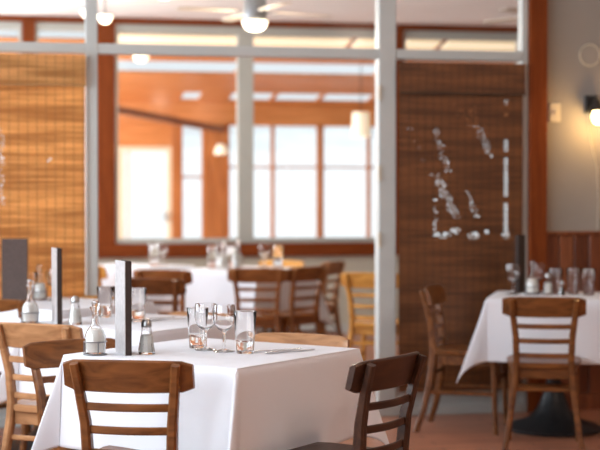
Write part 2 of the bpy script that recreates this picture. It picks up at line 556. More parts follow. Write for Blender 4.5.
# hip rafter running from the left wall to the window head
hr = struct(bpy.data.objects.new('trim_1', None)); COL.objects.link(hr)
bm = bmesh.new()
A, B = Vector((.55, 15.65, 2.33)), Vector((2.70, 18.5, 2.14))
add_sweep(bm, [A, B], .08, .09, (0, 0, 1), .05)
link_mesh('rafter', to_mesh(bm, 'rafter', M['cedar_dark']), hr)
# ---------------- outdoors
bm = bmesh.new()
g = {}
NX, NY = 40, 40
for i in range(NX + 1):
    for j in range(NY + 1):
        x = -60 + 130 * i / NX; y = SY + .2 + 90 * (j / NY) ** 1.7
        d = y - SY
        z = -.35 + .055 * d + .25 * math.sin(x * .35 + d * .2) * min(1, d / 8)
        g[i, j] = bm.verts.new((x, y, z))
for i in range(NX):
    for j in range(NY):
        bm.faces.new((g[i, j], g[i + 1, j], g[i + 1, j + 1], g[i, j + 1]))
struct(link_mesh('snow_ground', to_mesh(bm, 'snow_ground', M['snow'], 'all')))
bm = bmesh.new()
g = {}
for i in range(61):
    for j in range(9):
        x = -90 + 190 * i / 60; t = j / 8
        h = 5.2 + 1.0 * math.sin(x * .07) + .5 * math.sin(x * .21 + 1)
        g[i, j] = bm.verts.new((x, 100 + 45 * t, 1.2 + h * t + .4 * math.sin(x * .9 + j * 2)))
for i in range(60):
    for j in range(8):
        bm.faces.new((g[i, j], g[i + 1, j], g[i + 1, j + 1], g[i, j + 1]))
struct(link_mesh('hills', to_mesh(bm, 'hills', M['hill'], 'all')))

# ================================================================== BLINDS
def blind(name, x0, x1, ztop, zval, zbot, y, mat, cord, label, patches, seed):
    rnd = random.Random(seed)
    t = empty(name, ((x0 + x1) / 2, y, 0))
    tag(t, label, 'blind', 'bamboo blinds on the partition')
    W = (x1 - x0) / 2
    # slats: one thin bamboo strip per row, split where the weave has slipped open
    bm = bmesh.new()
    pitch = .0125
    z = zbot
    while z < ztop - .02:
        c = .012
        n = int(2 * W / c)
        runs = []
        for k in range(n):
            xx = -W + (k + .5) * c
            op = 0
            for f in patches:
                op = max(op, f(xx, z, rnd))
            q = 0 if op <= 0 else (1 if op < .5 else 2)
            if runs and runs[-1][2] == q: runs[-1][1] = k + 1
            else: runs.append([k, k + 1, q])
        dz = rnd.uniform(-.0006, .0006)
        row = int(round((z - zbot) / pitch)); yy = .0016 * (1 if row % 2 else -1)
        for a, b, q in runs:
            hh = (.0140, .0098, .0058)[q]
            xa, xb = -W + a * c, -W + b * c
            add_box(bm, xa, xb if b < n else W, yy - .0012, yy + .0012, z + dz, z + dz + hh)
        z += pitch
    s = link_mesh('slats', to_mesh(bm, 'slats', mat), t); s['kind'] = 'stuff'
    # folded valance with its own strips
    bm = bmesh.new()
    z = zval
    while z < ztop:
        add_box(bm, -W - .005, W + .005, -.030 + rnd.uniform(-.001, .001), -.026, z, min(ztop, z + .0122)); z += pitch
    v = link_mesh('valance', to_mesh(bm, 'valance', mat), t); v['kind'] = 'stuff'
    box('valance_binding', -W - .006, W + .006, -.034, -.024, zval - .006, zval + .004, cord, t)
    box('head_batten', -W, W, -.024, .018, ztop - .03, ztop, mat, t)
    box('bottom_batten', -W, W, -.010, .010, zbot - .02, zbot, mat, t, .003)
    n = int(2 * W / .052)
    bm = bmesh.new()
    for k in range(n + 1):
        xx = -W + .012 + k * (2 * W - .024) / n
        add_box(bm, xx - .0014, xx + .0014, -.0032, .0032, zbot, ztop - .03)
        add_box(bm, xx - .0014, xx + .0014, -.0325, -.0305, zval, ztop)
    c = link_mesh('stitching', to_mesh(bm, 'stitching', cord), t); c['kind'] = 'stuff'
    return t

def streak(xa, za, xb, zb, w, p, edge_hi=False):
    """band of slipped strips from (xa, za) to (xb, zb)"""
    def f(x, z, rnd):
        if not (min(za, zb) <= z <= max(za, zb)): return 0
        t = (z - za) / (zb - za)
        xc = xa + (xb - xa) * t + .005 * math.sin(z * 55)
        if abs(x - xc) > w * (.55 + .45 * math.sin(z * 41 + xa * 30) ** 2): return 0
        return (.3 if rnd.random() < .8 else .9) if rnd.random() < p * 1.5 else 0
    return f
def column(xa, za, zb, w):
    def f(x, z, rnd):
        return .9 if abs(x - xa) < w and zb < z < za and math.sin(z * 23) > -.93 else 0
    return f
def spot(xa, za, w, h, p=.95):
    def f(x, z, rnd):
        return (.9 if rnd.random() < p else 0) if ((x - xa) / w) ** 2 + ((z - za) / h) ** 2 < 1 else 0
    return f
bx = (2.345 + 3.126) / 2
patches_r = [streak(2.565 - bx, 1.72, 2.66 - bx, 1.46, .026, .30), streak(2.57 - bx, 1.45, 2.71 - bx, 1.18, .036, .42),
             streak(2.70 - bx, 1.87, 2.80 - bx, 1.72, .034, .26), streak(2.80 - bx, 1.86, 2.92 - bx, 1.55, .034, .30),
             streak(2.75 - bx, 1.40, 2.84 - bx, 1.18, .024, .24), spot(2.62 - bx, 1.085, .055, .016, .7), spot(2.70 - bx, 1.11, .030, .020, .8),
             spot(2.815 - bx, 1.075, .040, .022, .9), spot(2.895 - bx, 1.10, .012, .014), spot(3.018 - bx, 1.085, .020, .030, 1),
             column(3.018 - bx, 1.90, 1.80, .010), column(3.018 - bx, 1.66, 1.10, .015),
             streak(2.575 - bx, 1.30, 2.575 - bx, 1.05, .014, .28), streak(2.40 - bx, 1.74, 2.50 - bx, 1.50, .020, .08)]
blind('bamboo_blind', 2.345, 3.126, 2.128, 1.945, .17, PY - .075, M['blind_r'], M['cord_d'],
      'bamboo blind with shade in its dark brown, light slipping through, beside the red timber post', patches_r, 3)
patches_l = [streak(.012 + .155, 1.70, .012 + .155, 1.25, .012, .5), spot(.26 + .155, 1.53, .03, .012, .6)]
blind('bamboo_blind', -.79, .480, 2.134, 1.962, .17, PY - .075, M['blind_l'], M['cord'],
      'honey coloured bamboo blind glowing with daylight at the left of the room', patches_l, 5)

# ================================================================== CHAIRS
def arc(x0, x1, ymid, yend, z, n=9):
    out = []
    for k in range(n):
        t = -1 + 2 * k / (n - 1)
        out.append(((x0 + x1) / 2 + t * (x1 - x0) / 2, ymid + (yend - ymid) * t * t, z))
    return out
POST = [(.200, -.275, 0), (.180, -.235, .12), (.160, -.205, .26), (.145, -.188, .40), (.140, -.185, .48), (.145, -.196, .60), (.158, -.222, .71), (.168, -.250, .797)]
def post_at(z):
    for a, b in zip(POST[:-1], POST[1:]):
        if a[2] <= z <= b[2]:
            t = (z - a[2]) / (b[2] - a[2]); return tuple(a[i] + (b[i] - a[i]) * t for i in range(3))
CHAIR = {}
def chair_meshes(m):
    if m in CHAIR: return CHAIR[m]
    mat = M[m]; out = []
    # top rail: a bowed plank with clipped lower corners
    bm = bmesh.new()
    N = 13; rings = []
    for k in range(N):
        t = -1 + 2 * k / (N - 1)
        x = .215 * t
        yc = -.232 + .032 * t * t
        lo = .705 + (.012 if abs(t) > .95 else 0) - .004 * (1 - t * t)
        hi = .806 - (.010 if abs(t) > .95 else 0) + .004 * (1 - t * t)
        th = .011
        lean = .25
        def P(dy, z): return (x, yc + dy - (z - .76) * lean, z)
        sec = [P(-th, lo + .004), P(-th, hi - .006), P(-th * .4, hi), P(th * .4, hi), P(th, hi - .006), P(th, lo + .004), P(th * .4, lo), P(-th * .4, lo)]
        rings.append([bm.verts.new(p) for p in sec])
    for i in range(N - 1):
        for k in range(8):
            bm.faces.new((rings[i][k], rings[i][(k + 1) % 8], rings[i + 1][(k + 1) % 8], rings[i + 1][k]))
    bm.faces.new(rings[0]); bm.faces.new(rings[-1][::-1])
    out.append(('top_rail', to_mesh(bm, 'top_rail', mat, True)))
    for z in (.655, .578, .502):
        p = post_at(z); bm = bmesh.new()
        add_sweep(bm, arc(-p[0] - .002, p[0] + .002, p[1] - .022, p[1] + .004, z), .026, .013, (0, 0, 1), .3)
        out.append(('slat', to_mesh(bm, 'slat', mat, True)))
    for s in (-1, 1):
        bm = bmesh.new()
        add_sweep(bm, [(s * p[0], p[1], p[2]) for p in POST], [.026, .029, .032, .034, .034, .033, .031, .028], [.030, .034, .038, .042, .042, .038, .032, .026], (1, 0, 0), .22)
        out.append(('rear_leg', to_mesh(bm, 'rear_leg', mat, True)))
        bm = bmesh.new()
        add_sweep(bm, [(s * .185, .175, 0), (s * .176, .168, .22), (s * .168, .160, .425)], [.024, .030, .036], [.024, .030, .036], (1, 0, 0), .25)
        out.append(('front_leg', to_mesh(bm, 'front_leg', mat, True)))
    # seat: rounded trapezoid, softly dished
    bm = bmesh.new()
    outline = []
    for k in range(32):
        a = 6.28318531 * k / 32
        c, s = math.cos(a), math.sin(a)
        q = (abs(c) ** 5 + abs(s) ** 5) ** (-1 / 5)
        y = .205 * s * q
        w = .172 + .030 * (y + .205) / .41
        outline.append((w * c * q, y))
    lay = [(1.0, .436), (1.02, .445), (1.02, .458), (.98, .465), (.80, .463), (.45, .458), (.0, .456)]
    prev = None
    for sc, z in lay:
        ring = [bm.verts.new((x * sc, y * sc, z)) for x, y in outline] if sc > 0 else [bm.verts.new((0, 0, z))]
        if prev is None: bm.faces.new(ring[::-1])
        else:
            for k in range(32):
                k2 = (k + 1) % 32
                if len(ring) == 1: bm.faces.new((prev[k], prev[k2], ring[0]))
                else: bm.faces.new((prev[k], prev[k2], ring[k2], ring[k]))
        prev = ring
    out.append(('seat', to_mesh(bm, 'seat', mat, True)))
    bm = bmesh.new()
    for pts in ([(-.125, -.178, .408), (.125, -.178, .408)], [(-.150, .160, .408), (.150, .160, .408)], [(-.146, -.16, .408), (-.166, .145, .408)], [(.146, -.16, .408), (.166, .145, .408)]):
        add_sweep(bm, pts, .055, .020, (0, 0, 1), .1)
    out.append(('seat_frame', to_mesh(bm, 'seat_frame', mat)))
    for s in (-1, 1):
        bm = bmesh.new()
        add_sweep(bm, [(s * .166, -.212, .225), (s * .175, .168, .225)], .022, .016, (0, 0, 1), .3)
        out.append(('stretcher', to_mesh(bm, 'stretcher', mat, True)))
    for y, z in ((-.190, .325), (.166, .30)):
        bm = bmesh.new()
        add_sweep(bm, [(-.152 if y < 0 else -.172, y, z), (.152 if y < 0 else .172, y, z)], .022, .016, (0, 0, 1), .3)
        out.append(('stretcher', to_mesh(bm, 'stretcher', mat, True)))
    CHAIR[m] = out
    return out
def chair(rx, ry, face, mat, label, scale=1.0, group='ladder back dining chairs'):
    """rx, ry: middle of the top rail on plan; face: heading in degrees clockwise from +y"""
    f = R(face)
    d = .245 * scale
    t = empty('dining_chair', (rx + d * math.sin(f), ry + d * math.cos(f), 0), -f, scale)
    tag(t, label, 'chair', group)
    for n, me in chair_meshes(mat):
        link_mesh(n, me, t)
    return t

# ================================================================== TABLES
def table(cx, cy, rot, side, label, cloth_label, drop=.34, seed=1, k=.36, group='pedestal dining tables'):
    t = empty('dining_table', (cx, cy, 0), R(rot))
    tag(t, label, 'table', group)
    a = side / 2
    bm = bmesh.new(); add_box(bm, -a, a, -a, a, .735, .762, .012)
    link_mesh('tabletop', to_mesh(bm, 'tabletop', M['underside']), t)
    link_mesh('pedestal_base', lathe_mesh('pedestal_base', [(.0, .004), (.27, .004), (.275, .02), (.25, .035), (.15, .065), (.095, .12), (.062, .20), (.045, .27), (.0, .27)], M['iron'], 32), t)
    link_mesh('pedestal_column', lathe_mesh('pedestal_column', [(.0, .26), (.038, .26), (.038, .715), (.0, .715)], M['iron'], 20), t)
    bm = bmesh.new()
    add_sweep(bm, [(-.26, 0, .725), (.26, 0, .725)], .02, .05, (0, 0, 1), .1)
    add_sweep(bm, [(0, -.26, .725), (0, .26, .725)], .02, .05, (0, 0, 1), .1)
    link_mesh('top_bracket', to_mesh(bm, 'top_bracket', M['iron']), t)
    # tablecloth: square of linen, hanging straight at the sides and in a pointed fold at each corner
    rnd = random.Random(seed)
    ph = [rnd.uniform(0, 6.28) for _ in range(12)]
    b = a + .006
    inner = [b * v for v in (-1, -.75, -.5, -.25, 0, .25, .5, .75, 1)]
    outer = [drop * v for v in (.03, .08, .16, .28, .42, .56, .70, .85, 1)]
    co = [-b - v for v in outer[::-1]] + inner + [b + v for v in outer]
    ni = len(inner)
    bm = bmesh.new(); g = {}
    def place(s, q):
        us, uq = max(0, abs(s) - b), max(0, abs(q) - b)
        sx, sy = (1 if s >= 0 else -1), (1 if q >= 0 else -1)
        if us == 0 and uq == 0:
            return (s, q, 0.0)
        wob = lambda c, i, dd: (.013 * math.sin(c * 8 + ph[i]) + .009 * math.sin(c * 19 + ph[i + 4])) * (dd / drop)
        def hang(dd):          # soft roll over the table edge, then nearly straight down
            r = .022
            if dd < r * 1.57:
                th = dd / r
                return r * math.sin(th), -r * (1 - math.cos(th))
            e = dd - r * 1.57
            return r + .05 * e, -r - e * .998
        if uq == 0:
            o, z = hang(us); return (sx * (b - .022 + o + wob(q, 0 if sx > 0 else 1, us)), q, z)
        if us == 0:
            o, z = hang(uq); return (s, sy * (b - .022 + o + wob(s, 2 if sy > 0 else 3, uq)), z)
        r_ = math.hypot(us, uq); an = math.atan2(uq, us)
        o, z = hang(r_)
        f = math.sin(2 * an) ** 1.3
        w = k * f * max(0, r_ - .01)
        dz = math.sqrt(max(0, z * z - w * w * .8)) if z < 0 else 0
        ox, oy = o * math.cos(an), o * math.sin(an)
        wx = wob(b * sy, 0 if sx > 0 else 1, us) * (1 - f); wy = wob(b * sx, 2 if sy > 0 else 3, uq) * (1 - f)
        if f > .5: wx = wy = 0
        return (sx * (b - .022 + ox + w * .96 + wx), sy * (b - .022 + oy + w * .30 + wy), -dz)
    n = len(co)
    for i in range(n):
        for j in range(n):
            p = place(co[i], co[j])
            g[i, j] = bm.verts.new((p[0], p[1], .7665 + p[2]))
    for i in range(n - 1):
        for j in range(n - 1):
            bm.faces.new((g[i, j], g[i + 1, j], g[i + 1, j + 1], g[i, j + 1]))
    me = to_mesh(bm, 'tablecloth', M['cloth'], 'all')
    c = link_mesh('tablecloth', me)
    c.location = (cx, cy, 0); c.rotation_euler = (0, 0, R(rot))
    tag(c, cloth_label, 'tablecloth', 'white tablecloths')
    sd = c.modifiers.new('smooth', 'SUBSURF'); sd.levels = 1; sd.render_levels = 2
    so = c.modifiers.new('thick', 'SOLIDIFY'); so.thickness = .0016; so.offset = -1
    return t
TZ = .7668

# ================================================================== TABLEWARE
def closed(outer, inner): return outer + inner
WINE = [(.0, .001), (.036, .001), (.037, .003), (.020, .006), (.006, .011), (.0045, .020), (.0045, .062), (.008, .070), (.022, .078), (.033, .092), (.038, .110), (.0385, .130), (.0355, .158), (.0345, .1585), (.0335, .158), (.0365, .130), (.036, .110), (.031, .0935), (.020, .0805), (.006, .075), (.0, .0745)]
TUMB = [(.0, .0), (.029, .0), (.0305, .002), (.041, .148), (.0405, .1495), (.0385, .1495), (.0375, .148), (.0290, .013), (.026, .010), (.0, .0095)]
SH_G = [(.0, .0), (.0215, .0), (.0225, .003), (.0125, .068), (.0125, .072), (.0110, .072), (.0110, .068), (.0202, .006), (.0, .006)]
SH_F = [(.0, .0065), (.0198, .0065), (.0140, .050), (.0, .051)]
SH_C = [(.0, .070), (.0134, .070), (.0138, .073), (.0130, .083), (.009, .090), (.0, .092)]
BOT = [(.0, .0), (.033, .0), (.036, .004), (.038, .03), (.037, .062), (.030, .082), (.018, .096), (.0125, .110), (.0115, .145), (.0135, .150), (.019, .162), (.0195, .166), (.0165, .166), (.0105, .150), (.009, .145), (.0100, .110), (.0155, .097), (.0275, .081), (.0345, .062), (.0355, .03), (.033, .006), (.0, .006)]
BOT_F = [(.0, .0065), (.0326, .0065), (.035, .03), (.034, .062), (.027, .0805), (.020, .088), (.0, .0885)]
STOP = [(.0, .138), (.0080, .138), (.0086, .160), (.011, .168), (.015, .178), (.012, .188), (.0, .191)]
ME = {}
def cached(key, fn):
    if key not in ME: ME[key] = fn()
    return ME[key]
def wine_glass(x, y, label, rz_=0, s=1.08):
    o = link_mesh('wine_glass', cached('wine', lambda: lathe_mesh('wine_glass', WINE, M['glass'], 32)))
    o.location = (x, y, TZ); o.scale = (s,) * 3
    return tag(o, label, 'wine glass', 'wine glasses on the tables')
def tumbler_mesh():
    bm = bmesh.new(); seg = 32
    rings = []
    for (r, z) in TUMB:
        if r == 0: rings.append([bm.verts.new((0, 0, z))]); continue
        inner = False
        rings.append([bm.verts.new((r * (1 + (.018 if .002 < z < .11 and r > .0300 and k % 4 == 0 else 0)) * math.cos(6.28318531 * k / seg), r * (1 + (.018 if .002 < z < .11 and r > .03 and k % 4 == 0 else 0)) * math.sin(6.28318531 * k / seg), z)) for k in range(seg)])
    for a, b in zip(rings[:-1], rings[1:]):
        for k in range(seg):
            k2 = (k + 1) % seg
            if len(a) == 1: bm.faces.new((a[0], b[k], b[k2]))
            elif len(b) == 1: bm.faces.new((a[k], a[k2], b[0]))
            else: bm.faces.new((a[k], a[k2], b[k2], b[k]))
    return to_mesh(bm, 'tumbler', M['glass'], True)
def tumbler(x, y, label, s=1.0):
    o = link_mesh('tumbler', cached('tumb', tumbler_mesh))
    o.location = (x, y, TZ); o.scale = (s,) * 3
    return tag(o, label, 'tumbler', 'water tumblers on the tables')
def shaker(x, y, label, fill='salt', name='salt_shaker', s=1.38):
    t = empty(name, (x, y, TZ), random.uniform(0, 3), s)
    tag(t, label, 'shaker', 'glass shakers on the tables')
    link_mesh('glass_body', cached('shg', lambda: lathe_mesh('glass_body', SH_G, M['glass'], 10, False)), t)
    link_mesh('contents', cached('shf' + fill, lambda: lathe_mesh('contents', SH_F, M[fill], 10, False)), t)
    link_mesh('cap', cached('shc', lambda: lathe_mesh('cap', SH_C, M['cap'], 20)), t)
    return t
def ring_pts(r, z, cx=0, cy=0, n=24):
    return [(cx + r * math.cos(6.28318531 * k / n), cy + r * math.sin(6.28318531 * k / n), z) for k in range(n)]
def caddy_parts():
    bm = bmesh.new(); add_tube(bm, ring_pts(.041, .003), .0022, 6, True)
    for k in range(3):
        a = k * 1.0472
        add_tube(bm, [(.041 * math.cos(a), .041 * math.sin(a), .003), (-.041 * math.cos(a), -.041 * math.sin(a), .003)], .0016, 6)
    b1 = to_mesh(bm, 'wire_base', M['wire'], True)
    bm = bmesh.new(); add_tube(bm, ring_pts(.0415, .048), .0020, 6, True)
    b2 = to_mesh(bm, 'wire_ring', M['wire'], True)
    out = [('wire_base', b1), ('wire_ring', b2)]
    for a in (.4, 2.5, 4.6):
        bm = bmesh.new()
        add_tube(bm, [(.0415 * math.cos(a), .0415 * math.sin(a), .003), (.0415 * math.cos(a), .0415 * math.sin(a), .048)], .0018, 6)
        out.append(('upright', to_mesh(bm, 'upright', M['wire'], True)))
    return out
def cruet(x, y, rz_, label, s=1.0, caddy_label=None):
    t = empty('cruet_bottle', (x, y, TZ + .0055), 0, s)
    tag(t, label, 'bottle', 'glass cruets on the tables')
    link_mesh('bottle_glass', cached('bot', lambda: lathe_mesh('bottle_glass', BOT, M['glass'], 32)), t)
    link_mesh('dressing', cached('botf', lambda: lathe_mesh('dressing', BOT_F, M['oil'], 28)), t)
    link_mesh('stopper', cached('stop', lambda: lathe_mesh('stopper', STOP, M['glass'], 20)), t)
    if caddy_label:
        c = empty('cruet_caddy', (x, y, TZ), rz_, s)
        tag(c, caddy_label, 'caddy', 'wire cruet caddies')
        for n, me in cached('cad', caddy_parts): link_mesh(n, me, c)
def menu(x, y, face, label, mats=('leather', 'leather'), w=.135, h=.335, th=.026):
    """upright closed menu; its wide cover faces heading `face` (deg clockwise from +y)"""
    t = empty('menu_book', (x, y, TZ), -R(face))
    tag(t, label, 'menu', 'upright menus on the tables')
    box('front_cover', -w / 2, w / 2, th / 2 - .004, th / 2, 0, h, M[mats[0]], t, .0012)
    box('back_cover', -w / 2, w / 2, -th / 2, -th / 2 + .004, 0, h, M[mats[1]], t, .0012)
    box('spine', w / 2 - .004, w / 2, -th / 2 + .004, th / 2 - .004, 0, h, M[mats[0]], t)
    box('pages', -w / 2 + .004, w / 2 - .005, -th / 2 + .0045, th / 2 - .0045, .004, h - .005, M['page'], t)
    return t
def cutlery(kind, x, y, rz_, label):
    bm = bmesh.new()
    if kind == 'knife':
        add_sweep(bm, [(0, -.11, .004), (0, -.03, .005), (0, .0, .004)], [.014, .013, .009], [.007, .008, .005], (1, 0, 0), .25)
        add_sweep(bm, [(0, -.001, .004), (.001, .05, .003), (.002, .10, .003), (-.004, .118, .003)], [.010, .018, .018, .006], .002, (1, 0, 0), .1)
    else:
        add_sweep(bm, [(0, -.10, .003), (0, -.06, .005), (0, .02, .004), (0, .05, .005)], [.016, .012, .006, .010], .003, (1, 0, 0), .2)
        add_sweep(bm, [(0, .048, .005), (0, .058, .004), (0, .066, .004)], [.012, .022, .024], .002, (1, 0, 0), .1)
        for k in (-.0095, -.0032, .0032, .0095):
            add_sweep(bm, [(k, .065, .004), (k, .09, .004), (k * .95, .105, .007)], [.004, .0035, .0015], .002, (1, 0, 0), .1)
    o = link_mesh(kind, to_mesh(bm, kind, M['steel'], True))
    o.location = (x, y, TZ); o.rotation_euler = (0, 0, rz_)
    return tag(o, label, 'cutlery', 'cutlery laid on the tables')

# ================================================================== FRONT ROW OF TABLES
table(.765, 5.42, 45, .775, 'square pedestal table under the nearest white cloth, set with clear glasses',
      'crisp white cloth on the nearest table, its corner pointing at the viewer', seed=1, k=.32)
table(.608, 6.76, 45, .74, 'square pedestal table under the second white cloth, behind the nearest table',
      'white cloth on the second table, behind the nearest table\'s shaker', seed=2)
table(.28, 7.98, 45, .74, 'square pedestal table in front of the honey bamboo blind',
      'white cloth on the left table nearest the honey bamboo blind', seed=3)
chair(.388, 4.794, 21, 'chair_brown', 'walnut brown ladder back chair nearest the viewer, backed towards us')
chair(1.272, 4.745, -45, 'chair_shaded', 'ladder back chair with shade in its dark colour at the right side of the nearest table')
chair(1.175, 5.80, 216, 'chair_well_lit', 'chair behind the nearest table with only its curved top rail showing, light painted into its tan', .975)
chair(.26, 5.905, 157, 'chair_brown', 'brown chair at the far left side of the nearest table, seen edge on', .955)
chair(.125, 6.24, 36, 'chair_well_lit', 'ladder back chair with light in its tan colour at the left edge, backed against the second table')
chair(.97, 7.13, 225, 'chair_well_lit', 'chair at the far side of the second table, top rail just above its cloth', .955)
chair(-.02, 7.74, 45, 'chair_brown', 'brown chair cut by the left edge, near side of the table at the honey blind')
chair(.59, 8.36, 225, 'chair_sunlit', 'chair with warm light in its orange colour, behind the table at the honey blind, by the grey post', .955)

# nearest table
cruet(.331, 5.375, .3, 'clear glass cruet bottle in a wire ring on the nearest table', 1.0, 'wire caddy holding the cruet on the nearest table')
menu(.432, 5.39, 80, 'tall menu standing edge on beside the cruet on the nearest table', ('leather', 'leather_glare'))
shaker(.513, 5.372, 'glass salt shaker beside the menu on the nearest table')
tumbler(.720, 5.545, 'tumbler at the left behind the wine glasses on the nearest table')
wine_glass(.738, 5.455, 'left one of the two wine glasses on the nearest table')
wine_glass(.796, 5.385, 'right one of the two wine glasses on the nearest table')
tumbler(.863, 5.322, 'tumbler right of the wine glasses on the nearest table', 1.02)
cutlery('knife', 1.03, 5.33, R(-62), 'steel knife lying on the nearest table right of the tumblers')
cutlery('fork', .985, 5.37, R(-70), 'steel fork lying on the nearest table beyond the knife')
# second table
cruet(.129, 6.745, 1.0, 'clear glass cruet bottle on the second table by the left edge chair', 1.0, 'wire caddy holding the cruet on the second table')
menu(.246, 6.73, 83, 'slim dark menu standing edge on between cruet and shaker on the second table', ('leather', 'leather_glare'))
shaker(.322, 6.65, 'glass salt shaker beside the menu on the second table')
tumbler(.606, 6.75, 'tumbler on the second table just right of the nearest menu')
tumbler(.478, 7.02, 'left one of two tumblers on the second table, left of the nearest menu', .95)
tumbler(.555, 7.04, 'right one of two tumblers on the second table, touching the nearest menu in view', .95)
cutlery('knife', .74, 6.80, R(-60), 'steel knife lying on the second table at its right side')
cutlery('fork', .70, 6.87, R(-64), 'steel fork lying on the second table at its right side')
# third table
menu(.076, 8.16, 8, 'broad dark brown menu facing us at the left edge before the honey blind', ('leather_brown', 'leather_brown'))
cruet(.205, 8.20, 0, 'glass cruet bottle on the table by the honey blind', 1.0, 'wire caddy holding the cruet by the honey blind')
wine_glass(.285, 8.18, 'wine glass on the table by the honey blind, left of the slim menu')
tumbler(.165, 8.31, 'tumbler on the table by the honey blind, beside the broad menu', .98)
tumbler(.225, 8.36, 'tumbler on the table by the honey blind, behind its cruet', .98)

# ================================================================== RIGHT TABLE
a6 = -24
s6 = .78
fl6 = Vector((2.615, 7.87))
d1 = Vector((math.cos(R(a6)), math.sin(R(a6)))); d2 = Vector((-d1.y, d1.x))
c6 = fl6 + d1 * .35 + d2 * .35
table(c6.x, c6.y, a6, .70, 'square pedestal table with black iron foot in front of the dark blind',
      'white cloth with a hanging pointed corner, on the table before the dark blind', drop=.36, seed=6, k=.30)
chair(2.744, 7.315, 20.5, 'chair_brown', 'reddish brown chair backed towards us at the table before the dark blind')
chair(2.41, 8.29, 118, 'chair_brown', 'reddish brown chair seen sideways in front of the dark blind')
def on6(u, v): return (c6 + d1 * u + d2 * v)
for fn, x, y, lab in ((wine_glass, 2.865, 8.14, 'wine glass at the left of the dark menu on the table before the dark blind'),
                      (wine_glass, 3.050, 8.23, 'wine glass behind the cruet on the table before the dark blind'),
                      (tumbler, 3.120, 8.135, 'single tumbler beside the white shaker on the table before the dark blind'),
                      (tumbler, 3.215, 8.10, 'left one of the two touching tumblers on the table before the dark blind'),
                      (tumbler, 3.275, 8.02, 'right one of the two touching tumblers on the table before the dark blind')):
    fn(x, y, lab)
menu(2.965, 8.30, 125, 'black menu standing against the dark blind on the right table', ('leather', 'leather'))
cruet(2.975, 8.12, 0, 'glass cruet bottle on the table before the dark blind', 1.0, 'wire caddy holding the cruet before the dark blind')
shaker(3.058, 8.09, 'white salt shaker on the table before the dark blind')
shaker(3.120, 8.03, 'small pepper shaker before the tumbler on the table at the dark blind', 'pepper', 'pepper_shaker', .9)

# ================================================================== SECOND ROOM
G2 = 'chairs in the second room'
table(1.85, 11.40, 45, .76, 'square pedestal table in the second room, under the far window',
      'white cloth on the table in the second room, behind the wine glasses', drop=.42, seed=8)
table(1.00, 12.0, 45, .76, 'square pedestal table in the second room, left, near the red jamb',
      'white cloth on the left table of the second room, near the red jamb', drop=.42, seed=9)
chair(1.80, 10.58, 16, 'chair_lit', 'brown chair with its back to us in the second room, above the tumbler', 1, G2)
chair(2.22, 10.72, -38, 'chair_lit', 'brown chair turned left at the table in the second room', 1, G2)
chair(2.60, 11.55, -56, 'chair_well_lit', 'brown chair farthest right at the olive wall in the second room', 1, G2)
chair(2.44, 9.82, 32, 'chair_sunlit', 'chair with sunlight in its orange colour, partly behind the grey middle post', 1, G2)
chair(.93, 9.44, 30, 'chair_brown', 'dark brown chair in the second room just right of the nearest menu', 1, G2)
chair(1.10, 10.48, 25, 'chair_lit', 'chair with light in its paler brown, in the second room behind the dark brown one', 1, G2)
chair(2.24, 11.85, 225, 'chair_sunlit', 'chair with warm light in its pale orange, at the far side of the table in the second room', 1, G2)
chair(.62, 11.35, 60, 'chair_sunlit', 'chair with warm light in its orange colour, beside the grey left post in the second room', 1, G2)
for (x, y, lab, fn) in ((1.60, 11.42, 'leftmost tumbler on the second room table', tumbler), (1.68, 11.50, 'wine glass on the second room table, beside the leftmost tumbler', wine_glass),
                        (1.74, 11.36, 'second tumbler from the left on the second room table', tumbler), (2.00, 11.40, 'wine glass on the second room table, above the brown chair', wine_glass),
                        (2.12, 11.48, 'rightmost tumbler on the second room table', tumbler),
                        (1.20, 11.9, 'tumbler on the left table of the second room', tumbler), (1.28, 12.02, 'wine glass on the left table of the second room', wine_glass)):
    fn(x, y, lab, s=1.15)
cruet(1.66, 11.30, 0, 'glass cruet bottle on the second room table', 1.1)
cruet(1.80, 11.46, 0, 'taller looking glass cruet at the back of the second room table', 1.15)

# ceiling fan with a light bowl
def fan(x, y, rot, label, lit=True):
    t = empty('ceiling_fan', (x, y, 0), R(rot))
    tag(t, label, 'ceiling fan', 'ceiling fans of the second room')
    link_mesh('canopy', lathe_mesh('canopy', [(0, 2.90), (.03, 2.90), (.075, 2.95), (.08, 2.979), (0, 2.979)], M['brushed'], 24), t)
    link_mesh('downrod', lathe_mesh('downrod', [(0, 2.78), (.016, 2.78), (.016, 2.91), (0, 2.91)], M['brushed'], 12), t)
    link_mesh('motor_housing', lathe_mesh('motor_housing', [(0, 2.60), (.07, 2.60), (.085, 2.63), (.085, 2.74), (.06, 2.78), (0, 2.785)], M['brushed'], 28), t)
    link_mesh('light_bowl', lathe_mesh('light_bowl', [(0, 2.525), (.04, 2.530), (.075, 2.55), (.092, 2.58), (.094, 2.60), (0, 2.602)], M['bowl' if lit else 'shade'], 28), t)
    for k in range(4):
        a = R(90 * k)
        bm = bmesh.new()
        c, s = math.cos(a), math.sin(a)
        add_sweep(bm, [(.08 * c, .08 * s, 2.665), (.17 * c, .17 * s, 2.660)], .035, .008, (-s, c, 0), .1)
        ir = to_mesh(bm, 'blade_iron', M['brushed'])
        bm = bmesh.new()
        add_sweep(bm, [(.15 * c, .15 * s, 2.668), (.35 * c, .35 * s, 2.666), (.56 * c, .56 * s, 2.662), (.60 * c, .60 * s, 2.66)], [.07, .10, .105, .07], .007, (-s, c, .07), .1)
        b = link_mesh('blade', to_mesh(bm, 'blade', M['blade']), t)
        link_mesh('blade_iron', ir, b)
    return t
fan(1.826, 10.8, 12, 'ceiling fan with a lit glass bowl above the second room')
fan(4.02, 10.6, 35, 'ceiling fan whose pale blade tip shows above the dark blind')
light('fan_lamp', 'POINT', (1.826, 10.8, 2.42), (0, 0, 0), 26, (1, .86, .68), shadow_soft_size=.09)

